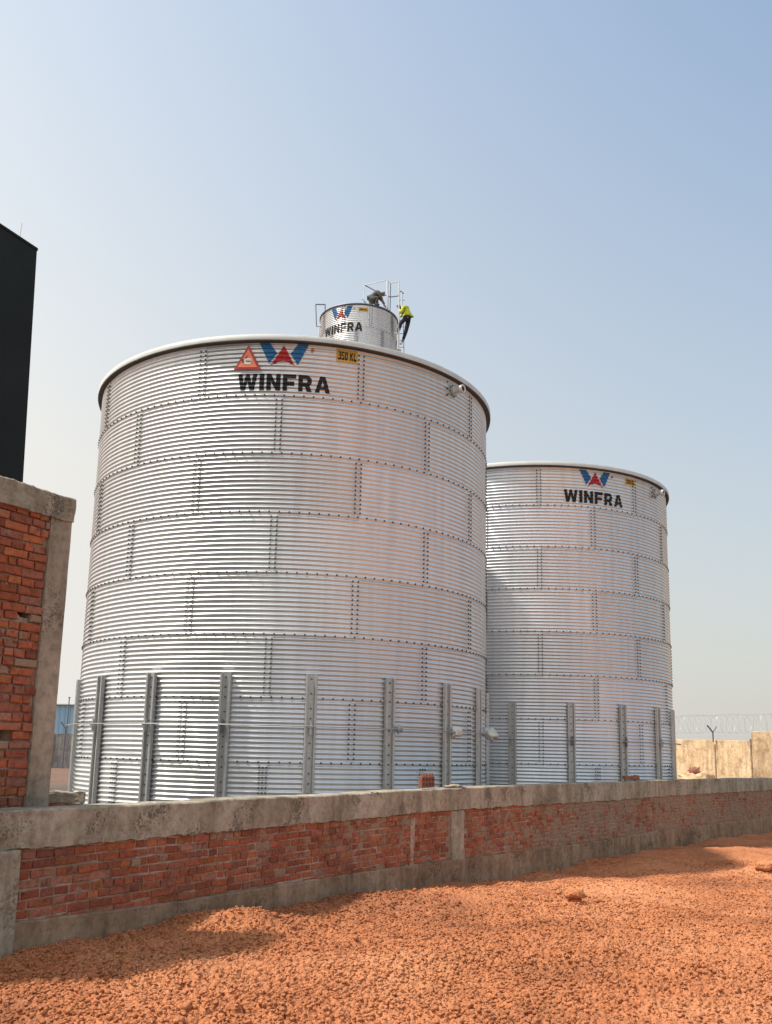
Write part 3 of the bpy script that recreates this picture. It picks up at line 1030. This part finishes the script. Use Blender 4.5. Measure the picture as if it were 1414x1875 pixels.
q = lambda x, y, z, Yn=33.0: (x * Yn / 33.776, Yn, z * Yn / 33.776)
rail('guard_rail', [q(-1.075, 0, 18.02), q(-.266, 0, 18.24), q(-.06, 0, 18.13), q(.27, 0, 18.20)], .018, 'steel_pale')
rail('guard_rail', [q(-1.075, 0, 18.02), q(-.60, 0, 17.76), q(-.06, 0, 17.54), q(.27, 0, 17.60)], .020, 'steel_dark')
rail('guard_rail', [q(-1.15, 0, 17.42), q(-1.0, 0, 17.26)], .018, 'steel_dark')
rail('rail_post', [q(-1.075, 0, 18.02), q(-1.13, 0, 17.0)], .018, 'steel_pale')
rail('rail_post', [q(-.19, 0, 18.22), q(-.15, 0, 16.95)], .045, 'steel_pale')
rail('rail_post', [q(-.06, 0, 18.13), q(-.06, 0, 16.9)], .018, 'steel_dark')
rail('rail_post', [q(.39, 0, 17.75, 33.3), q(.39, 0, 17.1, 33.3)], .035, 'steel_pale')
rail('guard_rail', [q(.33, 0, 17.80, 33.3), q(.45, 0, 17.70, 33.3)], .030, 'steel_dark')
lad = rail('ladder_rail', [q(.27, 0, 18.20, 33.3), q(.315, 0, 14.6, 33.3)], .030, 'steel_pale')
lad2 = rail('ladder_rail', [q(.45, 0, 17.1, 33.7), q(.53, 0, 14.6, 33.7)], .022, 'steel_pale')
for i in range(10):
    z = 14.9 + i * .28
    rail('rung', [q(.31, 0, z, 33.3), q(.50, 0, z, 33.7)], .012, 'steel_dark')
rail('guard_rail', [(-2.97 * .99, 33.5, 17.03), (-2.60 * .99, 33.5, 17.03)], .025, 'steel_dark')
rail('guard_rail', [(-2.97 * .99, 33.5, 17.03), (-2.91 * .99, 33.5, 16.12), (-2.74 * .99, 33.5, 16.10)], .022, 'steel_dark')
rail('guard_rail', [(-2.60 * .99, 33.5, 17.03), (-2.60 * .99, 33.5, 16.6)], .022, 'steel_dark')
rail('ladder_rail', [(-2.80 * .99, 33.5, 16.1), (-2.76 * .99, 33.5, 14.6)], .030, 'steel_pale')

# warning triangle on the nearest tank (a flat sign plate, outer border, field, picture)
th = R(263.1); er = Vector((math.cos(th), math.sin(th), 0)); et = Vector((-er.y, er.x, 0))
c0_ = Vector((T1[0], T1[1], 0)) + er * (3.75 + .035)


def plate(name, loops2d, dpth, mt, parent, thick=.004):
    mb = MB()
    for lp in loops2d:
        P_ = [c0_ + et * u + er * dpth + Vector((0, 0, v)) for u, v in lp] + [c0_ + et * u + er * (dpth - thick) + Vector((0, 0, v)) for u, v in lp]
        n_ = len(lp)
        mb.add(P_, [tuple(range(n_)), tuple(reversed(range(n_, 2 * n_)))] + [(i, n_ + i, n_ + (i + 1) % n_, (i + 1) % n_) for i in range(n_)])
    return mb.build(name, M[mt], parent)


sg = plate('warning_sign', [[(-.222, 6.01), (.226, 6.00), (.003, 6.425)]], 0, 'tri_red', t1, .01)
plate('sign_field', [[(-.158, 6.045), (.160, 6.037), (.004, 6.352)]], .004, 'tri_orange', sg)
plate('sign_picture', [[(-.07, 6.10), (.045, 6.085), (.07, 6.15), (.055, 6.19), (-.0, 6.20), (-.06, 6.18)]], .008, 'tri_white', sg)
plate('sign_mark', [[(-.095, 6.175), (-.085, 6.12), (-.055, 6.105), (-.068, 6.175)], [(-.05, 6.19), (-.02, 6.195), (.0, 6.235), (-.03, 6.215)], [(-.03, 6.135), (.055, 6.13), (.055, 6.145), (-.03, 6.15)]], .0115, 'black_paint', sg, .003)


# white wrappings and clamp nuts where the hoop meets the stiffeners
def blob(c, r, seed, sx=(1, 1, 1), n=10, m=16, na=.75, nb=.45):
    mb = MB(); P_ = []
    for i in range(1, n):
        for k in range(m):
            t_, p_ = PI * i / n, 2 * PI * k / m
            d_ = Vector((math.sin(t_) * math.cos(p_), math.sin(t_) * math.sin(p_), math.cos(t_)))
            rr = r * (1 + na * mnoise.noise(d_ * 2.1 + Vector((seed, 0, 0))) + nb * mnoise.noise(d_ * 5 + Vector((seed, 3, 0))))
            P_.append(Vector(c) + Vector((d_.x * rr * sx[0], d_.y * rr * sx[1], d_.z * rr * sx[2])))
    fs = [((i) * m + k, (i) * m + (k + 1) % m, (i + 1) * m + (k + 1) % m, (i + 1) * m + k) for i in range(n - 2) for k in range(m)]
    b0 = len(P_); P_.append(Vector(c) + Vector((0, 0, r * sx[2]))); P_.append(Vector(c) - Vector((0, 0, r * sx[2])))
    fs += [(b0, (k + 1) % m, k) for k in range(m)] + [(b0 + 1, (n - 2) * m + k, (n - 2) * m + (k + 1) % m) for k in range(m)]
    return mb.add(P_, fs)


def on(T, a, r, z): return Vector((T[0] + (T[2] + r) * math.cos(R(a)), T[1] + (T[2] + r) * math.sin(R(a)), z))


blob(on(T1, 320.8, .15, .372), .085, 3, (1.2, 1.2, .95)).build('hoop_wrapping', M['plastic'], t1, True)
blob(on(T1, 341, .19, .365), .10, 5, (1.2, 1.2, .95)).build('hoop_wrapping', M['plastic'], t1, True)
blob(on(T1, 302.4, .14, .375), .05, 8, (1.0, 1.0, 1.2)).build('hoop_wrapping', M['galv'], t1, True)
for T, tt, al in ((T1, t1, (223.2, 242.4, 261.8, 281.4)), (T2, t2, (256.3, 276.6, 297.0, 316.6))):
    for a in al:
        mb = MB(); e = Vector((math.cos(R(a)), math.sin(R(a)), 0)); tt_ = Vector((-e.y, e.x, 0))
        p = on(T, a, .12, .367)
        mb.box(p, (.05, .10, .035), (tt_, e, (0, 0, 1)))
        mb.box(p - Vector((0, 0, .07)), (.03, .06, .09), (tt_, e, (0, 0, 1)))
        mb.box(p + Vector((0, 0, .05)), (.022, .04, .07), (tt_, e, (0, 0, 1)))
        mb.build('hoop_clamp', M['steel_dark'] if a in (261.8, 276.6, 297.0) else M['galv'], tt)

# ------------------------------------------------------------------ things on and behind the wall
qc, dc, nc_ = WL.at(8.95, -.12)
ax3 = ((dc.x, dc.y, 0), (nc_.x, nc_.y, 0), (0, 0, 1))
hb = thing('hollow_block', 'red hollow clay block with two rows of open cells standing on the wall coping', 'clay block', (qc.x, qc.y, -.43))
mb = MB(); Wd, Ht = .34, .14; z0_ = -.425
cw = Wd / 4; 
for i in range(5):
    mb.box(Vector((qc.x, qc.y, z0_ + Ht / 2)) + Vector(ax3[0]) * (-Wd / 2 + i * cw), (.020, .05, Ht), ax3)
for k in range(3):
    mb.box(Vector((qc.x, qc.y, z0_ + .010 + k * (Ht - .02) / 2)), (Wd - .02, .047, .018), ax3)
mb.build('block_shell', M['clay'], hb)
for i in range(4):
    mb = MB()
    mb.box(Vector((qc.x, qc.y, z0_ + Ht + .018)) + Vector(ax3[0]) * (-.12 + i * .08), (.03, .045, .03 + .02 * (i % 2)), ax3)
    mb.build('mortar_crumb', M['clay'], hb)
qc, dc, nc_ = WL.at(9.75, -.10)
tag(blob((qc.x, qc.y, -.43), .07, 12, (1.9, 1.6, .4)).build('mortar_heap', M['column'], None, True), 'pale heap of spilled mortar on the coping, right of the clay block', 'mortar heap')
qc, dc, nc_ = WL.at(S1 + 6.1, -.15)
rub = thing('rubble_pile', 'small pile of broken red brick on the coping in front of the farther tank', 'rubble', (qc.x, qc.y, -.44))
mb = MB(); rb = random.Random(3)
for i in range(16):
    a = rb.uniform(0, PI)
    s_ = rb.uniform(-.32, .32); o_ = rb.uniform(-.07, .07)
    c_ = Vector((qc.x, qc.y, -.405 + rb.uniform(0, .05))) + Vector((dc.x, dc.y, 0)) * s_ + Vector((nc_.x, nc_.y, 0)) * o_
    mb = MB()
    mb.box(c_, (rb.uniform(.05, .12), .06, .05), (Vector((math.cos(a), math.sin(a), .1)).normalized(), Vector((-math.sin(a), math.cos(a), 0)), (0, 0, 1)))
    mb.build('brick_piece', M['clay'], rub)

# left gap, behind the wall: stub wall and crate-like brown box
sb = thing('stub_wall', 'short rough brick stub wall seen in the gap between brick building and nearest tank', 'wall', (-5.0, 14.2, -1.3))
SL = Line([(-6.2, 13.9), (-4.45, 14.25)])
bricks(SL, 0, 1.78, -1.5, -.80, 0, .0715, lambda s, z: .12, seed=12).build('brick_courses', M['brick'], sb)
mortar_bed(SL, 0, 1.78, -1.5, -.80, -.01, .2).build('mortar_bed', M['mortar'], sb)
slab(SL, 0, 1.8, -.82, -.66, .02, .24, .04, .02, 3.3, .03, .02, (), 6).build('coping', M['column'], sb)

# far left: grey wall, blue shed, posts
gw = thing('compound_wall', 'distant grey rendered compound wall in the gap left of the nearest tank', 'wall', (-21, 60, -1.3))
GLn = Line([(-34, 59), (-8, 61)])
slab(GLn, 0, 26, -1.6, .83, 0, .25, .8, .01, 1.1, .01, 0, (), 6).build('rendered_panel', M['grey_wall'], gw)
for i in range(11):
    mb = MB()
    qg, dg, ng = GLn.at(.6 + i * 2.5, .03); mb.box((qg.x, qg.y, -.35), (.25, .12, 2.3), ((dg.x, dg.y, 0), (ng.x, ng.y, 0), (0, 0, 1)))
    mb.build('wall_post', M['grey_wall'], gw)
sh = thing('blue_shed', 'far blue sheet metal shed standing behind the grey compound wall', 'shed', (-30, 92, -1.3))
mb = MB(); mb.box((-36, 95, 1.35), (20, 8, 5.5)); mb.build('sheet_walls', M['blueshed'], sh)
mb = MB()
for i in range(40): mb.box((-45.8 + i * .5, 90.97, 1.3), (.06, .05, 5.3))
mb.build('sheet_ribs', M['blueshed'], sh)
mb = MB(); mb.add([(-46.3, 90.6, 4.08), (-25.7, 90.6, 4.08), (-25.7, 95, 4.3), (-46.3, 95, 4.3), (-46.3, 99.4, 4.08), (-25.7, 99.4, 4.08), (-46.3, 90.6, 3.98), (-25.7, 90.6, 3.98), (-25.7, 99.4, 3.98), (-46.3, 99.4, 3.98)],
                  [(0, 1, 2, 3), (3, 2, 5, 4), (6, 7, 1, 0), (7, 8, 5, 2, 1), (9, 6, 0, 3, 4), (8, 9, 4, 5)])
mb.build('roof', M['roof'], sh)
lp = thing('lamp_pole', 'thin dark pole rising in front of the distant blue shed', 'pole', (-23.43, 70, -1.3))
mb = MB(); mb.tube([(-23.43, 70, -1.4), (-23.43, 70, 3.6)], [.06, .04], 8); mb.build('shaft', M['steel_dark'], lp)
mb = MB(); mb.box((-23.43, 70, 3.62), (.14, .14, .06)); mb.build('cap', M['steel_dark'], lp)


def ypost(label, x, y, z0, z1, h=.28, r=.03, wires=True):
    t = thing('fence_post', label, 'fence post', (x, y, z0))
    mb = MB(); mb.tube([(x, y, z0), (x, y, z1)], r, 6); mb.build('shaft', M['steel_dark'], t)
    mb = MB(); mb.tube([(x, y, z1 - .02), (x - h, y, z1 + h * 1.2)], r * 1.1, 6); mb.build('arm', M['steel_dark'], t)
    mb = MB(); mb.tube([(x, y, z1 - .02), (x + h * .8, y, z1 + h)], r * .7, 6); mb.build('arm', M['steel_dark'], t)
    return t


ypost('dark forked post in front of the distant grey compound wall', -19.5, 58, -1.3, 1.15, .30, .05)
# far right: ochre wall with taller end bay, forked post, coil of razor wire
fw = thing('compound_wall', 'sunlit ochre compound wall with a taller end bay behind the farther tank', 'wall', (15, 44, -1.3))
FA = (11.2, 51.4); FB = (17.05, 43.6); FC = (26, 38.5)
F1 = Line([FA, FB]); F2 = Line([FB, FC])
slab(F1, 0, F1.L[-1], -1.8, lambda s: 1.06 - .0145 * s, 0, .2, .35, .012, 4.1, .004, 0, (), 8).build('rendered_panel', M['far_wall'], fw)
slab(F2, 0, F2.L[-1], -1.8, 1.345, .06, .3, .35, .012, 6.1, .004, 0, (), 8).build('rendered_panel', M['far_wall'], fw)
for s_, z in ((F1.L[-1] - .05, 1.0), (F1.L[-1] - 1.95, .75)):
    mb = MB()
    qg, dg, ng = F1.at(s_, .02); mb.box((qg.x, qg.y, (z - 1.8) / 2), (.055, .05, z + 1.8), ((dg.x, dg.y, 0), (ng.x, ng.y, 0), (0, 0, 1)))
    mb.build('pipe_run', M['mortar'], fw)
qg, dg, ng = F1.at(F1.L[-1] - 2.0, .1)
ypost('dark forked post standing on top of the ochre compound wall', qg.x, qg.y - .1, .85, 1.33, .26, .035)
rz = thing('razor_wire', 'coil of razor wire strung along the top of the ochre compound wall', 'razor wire', (15, 44, 1.2))
mb = MB(); pts = []
n = 2600
for i in range(n):
    s_ = i / n * 18.5
    qg, dg, ng = F1.at(s_, -.1) if s_ < F1.L[-1] else F2.at(s_ - F1.L[-1], -.1)
    a = 2 * PI * s_ / .30
    rr = .43 + .04 * math.sin(s_ * 3.1)
    pts.append((qg.x + ng.x * rr * math.cos(a), qg.y + ng.y * rr * math.cos(a), 1.72 + rr * math.sin(a)))
mb.tube(pts, .0045, 3)
mb.build('coil', M['galv'], rz)
mb = MB()
for z in (1.30, 1.14, 1.02, 2.13):
    mb.tube([(*F1.at(s_, -.1)[0], z + .01 * math.sin(s_)) for s_ in np.linspace(0, F1.L[-1], 12)], .008, 3)
    if z > 1.5: mb.tube([(*F2.at(s_, -.1)[0], z) for s_ in np.linspace(0, 9, 9)], .008, 3)
mb.build('strand', M['galv'], rz)
qg, dg, ng = F1.at(F1.L[-1] - 2.25, 1.2)
ex = thing('rubble_pile', 'dark lump of rubble at the foot of the ochre compound wall below the forked post', 'rubble', (qg.x, qg.y, -.9))
blob((qg.x, qg.y, -.62), .22, 31, (1.3, 1.0, 1.2)).build('lump', M['clay'], ex, True)
blob((qg.x + .1, qg.y - .1, -1.0), .5, 33, (1.6, 1.0, .7)).build('lump', M['far_wall'], ex, True)


for (x_, y_, r_, lb_) in ((2.05, 10.2, .085, 'dark lump of earth standing alone in the middle of the sunlit soil'), (6.0, 15.0, .14, 'largest lump of red earth at the right edge of the soil'),
                          (5.1, 17.6, .07, 'small pale lump close to the foot of the low wall at its far end')):
    e_ = blob((x_, y_, float(ground_base(np.array([x_]), np.array([y_]))[0]) + r_ * .3), r_, x_, (1.3, 1.0, .6), 16, 26, .28, .16)
    tag(e_.build('earth_lump', M['soil'], None, True), lb_, 'earth lump', kind='thing')


# ------------------------------------------------------------------ people
def skin_mesh(name, joints, edges, root=0, levels=1):
    me = bpy.data.meshes.new(name + '_cage')
    me.from_pydata([j[0] for j in joints], edges, [])
    o = bpy.data.objects.new(name + '_cage', me); C.objects.link(o)
    o.modifiers.new('skin', 'SKIN')
    lay = me.skin_vertices[0] if len(me.skin_vertices) else None
    if lay is None:
        bpy.context.view_layer.objects.active = o
        bpy.ops.mesh.customdata_skin_add(); lay = me.skin_vertices[0]
    for i, j in enumerate(joints):
        r = j[1]; lay.data[i].radius = (r, r) if not isinstance(r, tuple) else r
        lay.data[i].use_root = (i == root)
    s_ = o.modifiers.new('sub', 'SUBSURF'); s_.levels = levels; s_.render_levels = levels
    dg = bpy.context.evaluated_depsgraph_get()
    res = bpy.data.meshes.new_from_object(o.evaluated_get(dg))
    bpy.data.objects.remove(o); bpy.data.meshes.remove(me)
    res.materials.clear()
    return res


def person(label, J, cloth_top, cloth_leg, shoes, loc, hair=True):
    """J: joint positions (pelvis, waist, chest, neck, head, crown, face, and l/r shoulder elbow wrist hip knee ankle toe)"""
    t = thing('person', label, 'person', loc)
    V_ = {k: Vector(v) for k, v in J.items()}
    js = []; ed = []; idx = {}
    def add(k, p, r, par=None):
        idx[k] = len(js); js.append((p, r))
        if par: ed.append((idx[par], idx[k]))
    add('pelvis', V_['pelvis'], .09); add('waist', V_['waist'], .075, 'pelvis'); add('chest', V_['chest'], .12, 'waist')
    add('neck', V_['neck'], .055, 'chest'); add('head', V_['head'], .085, 'neck'); add('crown', V_['crown'], .07, 'head')
    add('nose', V_['face'], .02, 'head')
    for s_ in 'lr':
        add('sh' + s_, V_['sh' + s_], .055, 'chest'); add('el' + s_, V_['el' + s_], .042, 'sh' + s_); add('wr' + s_, V_['wr' + s_], .027, 'el' + s_)
        dirv = (V_['wr' + s_] - V_['el' + s_]).normalized(); sdv = dirv.cross(Vector((0, 1, .3))).normalized()
        palm = V_['wr' + s_] + dirv * .07; add('pa' + s_, palm, (.036, .018), 'wr' + s_)
        bend = dirv.cross(sdv)
        for f, ln in enumerate((.070, .080, .074, .058)):
            o_ = sdv * (-.030 + .020 * f)
            add(f'f{s_}{f}a', palm + dirv * .035 + o_, .009, 'pa' + s_); add(f'f{s_}{f}b', palm + dirv * (.035 + ln * .6) + o_ + bend * .02, .008, f'f{s_}{f}a')
            add(f'f{s_}{f}c', palm + dirv * (.035 + ln * .7) + o_ + bend * .045, .007, f'f{s_}{f}b')
        add(f't{s_}a', V_['wr' + s_] + dirv * .03 - sdv * .045, .010, 'wr' + s_); add(f't{s_}b', V_['wr' + s_] + dirv * .07 - sdv * .06 + bend * .02, .009, f't{s_}a')
        add('hi' + s_, V_['hi' + s_], .085, 'pelvis'); add('kn' + s_, V_['kn' + s_], .060, 'hi' + s_); add('an' + s_, V_['an' + s_], .040, 'kn' + s_)
        add('to' + s_, V_['to' + s_], .035, 'an' + s_)
    link('body', skin_mesh('body', js, ed), M['skin'], t, True)
    tj = []; te = []
    for k, r in (('waist', .165), ('chest', .185), ('neckb', .09)):
        p = V_['chest'].lerp(V_['neck'], .6) if k == 'neckb' else V_[k]
        tj.append((p, r))
    te += [(0, 1), (1, 2)]
    tj.append((V_['pelvis'].lerp(V_['waist'], .25), .16)); te.append((0, 3))
    for s_ in 'lr':
        b = len(tj); tj += [(V_['sh' + s_], .078), (V_['el' + s_], .058), (V_['wr' + s_].lerp(V_['el' + s_], .15), .042)]; te += [(1, b), (b, b + 1), (b + 1, b + 2)]
    link('shirt', skin_mesh('shirt', tj, te), M[cloth_top], t, True)
    lj = [(V_['pelvis'], .155), (V_['pelvis'].lerp(V_['waist'], .5), .15)]; le = [(0, 1)]
    for s_ in 'lr':
        b = len(lj); lj += [(V_['hi' + s_], .108), (V_['kn' + s_], .080), (V_['an' + s_].lerp(V_['kn' + s_], .08), .062)]; le += [(0, b), (b, b + 1), (b + 1, b + 2)]
    link('trousers', skin_mesh('trousers', lj, le), M[cloth_leg], t, True)
    for s_ in 'lr':
        link('shoe', skin_mesh('shoe', [(V_['an' + s_] - Vector((0, 0, .02)), .052), (V_['an' + s_].lerp(V_['to' + s_], .6) - Vector((0, 0, .02)), .056), (V_['to' + s_] - Vector((0, 0, .01)), .042)], [(0, 1), (1, 2)]), M[shoes], t, True)
    hv = V_['crown'] - V_['head']; bk = (V_['head'] - V_['face']).normalized()
    link('hair', skin_mesh('hair', [(V_['head'] + bk * .035 + hv * .2, .082), (V_['crown'] + bk * .012 + hv * .1, .078)], [(0, 1)]), M['hair'], t, True)
    return t


Yp = 33.45
person('worker in yellow shirt and dark trousers bending on the ladder of the small upper tank',
       dict(pelvis=(.64, Yp, 16.58), waist=(.66, Yp - .02, 16.74), chest=(.52, Yp - .02, 16.90), neck=(.40, Yp, 16.94), head=(.31, Yp, 16.95), crown=(.25, Yp, 17.01), face=(.26, Yp, 16.87),
            shl=(.46, Yp - .19, 16.86), ell=(.36, Yp - .22, 16.62), wrl=(.27, Yp - .12, 16.84), shr=(.46, Yp + .17, 16.86), elr=(.34, Yp + .2, 16.62), wrr=(.42, Yp + .18, 16.82),
            hil=(.60, Yp - .1, 16.50), knl=(.36, Yp - .14, 16.24), anl=(.26, Yp - .10, 15.86), tol=(.08, Yp - .10, 15.84),
            hir=(.66, Yp + .1, 16.48), knr=(.57, Yp + .12, 16.02), anr=(.45, Yp + .1, 15.60), tor=(.34, Yp + .12, 15.48)),
       'hivis', 'navy', 'shoe', (.6, Yp, 15.4))
Y2 = 32.75
person('worker in dark grey clothes crouching on the roof of the small upper tank',
       dict(pelvis=(-.80, Y2, 16.86), waist=(-.72, Y2, 17.02), chest=(-.56, Y2, 17.12), neck=(-.43, Y2, 17.14), head=(-.34, Y2, 17.12), crown=(-.26, Y2, 17.15), face=(-.30, Y2, 17.03),
            shl=(-.52, Y2 - .18, 17.10), ell=(-.42, Y2 - .20, 16.92), wrl=(-.34, Y2 - .18, 16.76), shr=(-.52, Y2 + .18, 17.10), elr=(-.36, Y2 + .2, 16.95), wrr=(-.28, Y2 + .18, 16.78),
            hil=(-.80, Y2 - .1, 16.82), knl=(-.50, Y2 - .14, 16.92), anl=(-.62, Y2 - .14, 16.66), tol=(-.45, Y2 - .14, 16.62),
            hir=(-.80, Y2 + .1, 16.82), knr=(-.52, Y2 + .14, 16.90), anr=(-.66, Y2 + .14, 16.66), tor=(-.48, Y2 + .14, 16.62)),
       'olive', 'olive', 'olive', (-.6, Y2, 16.62))
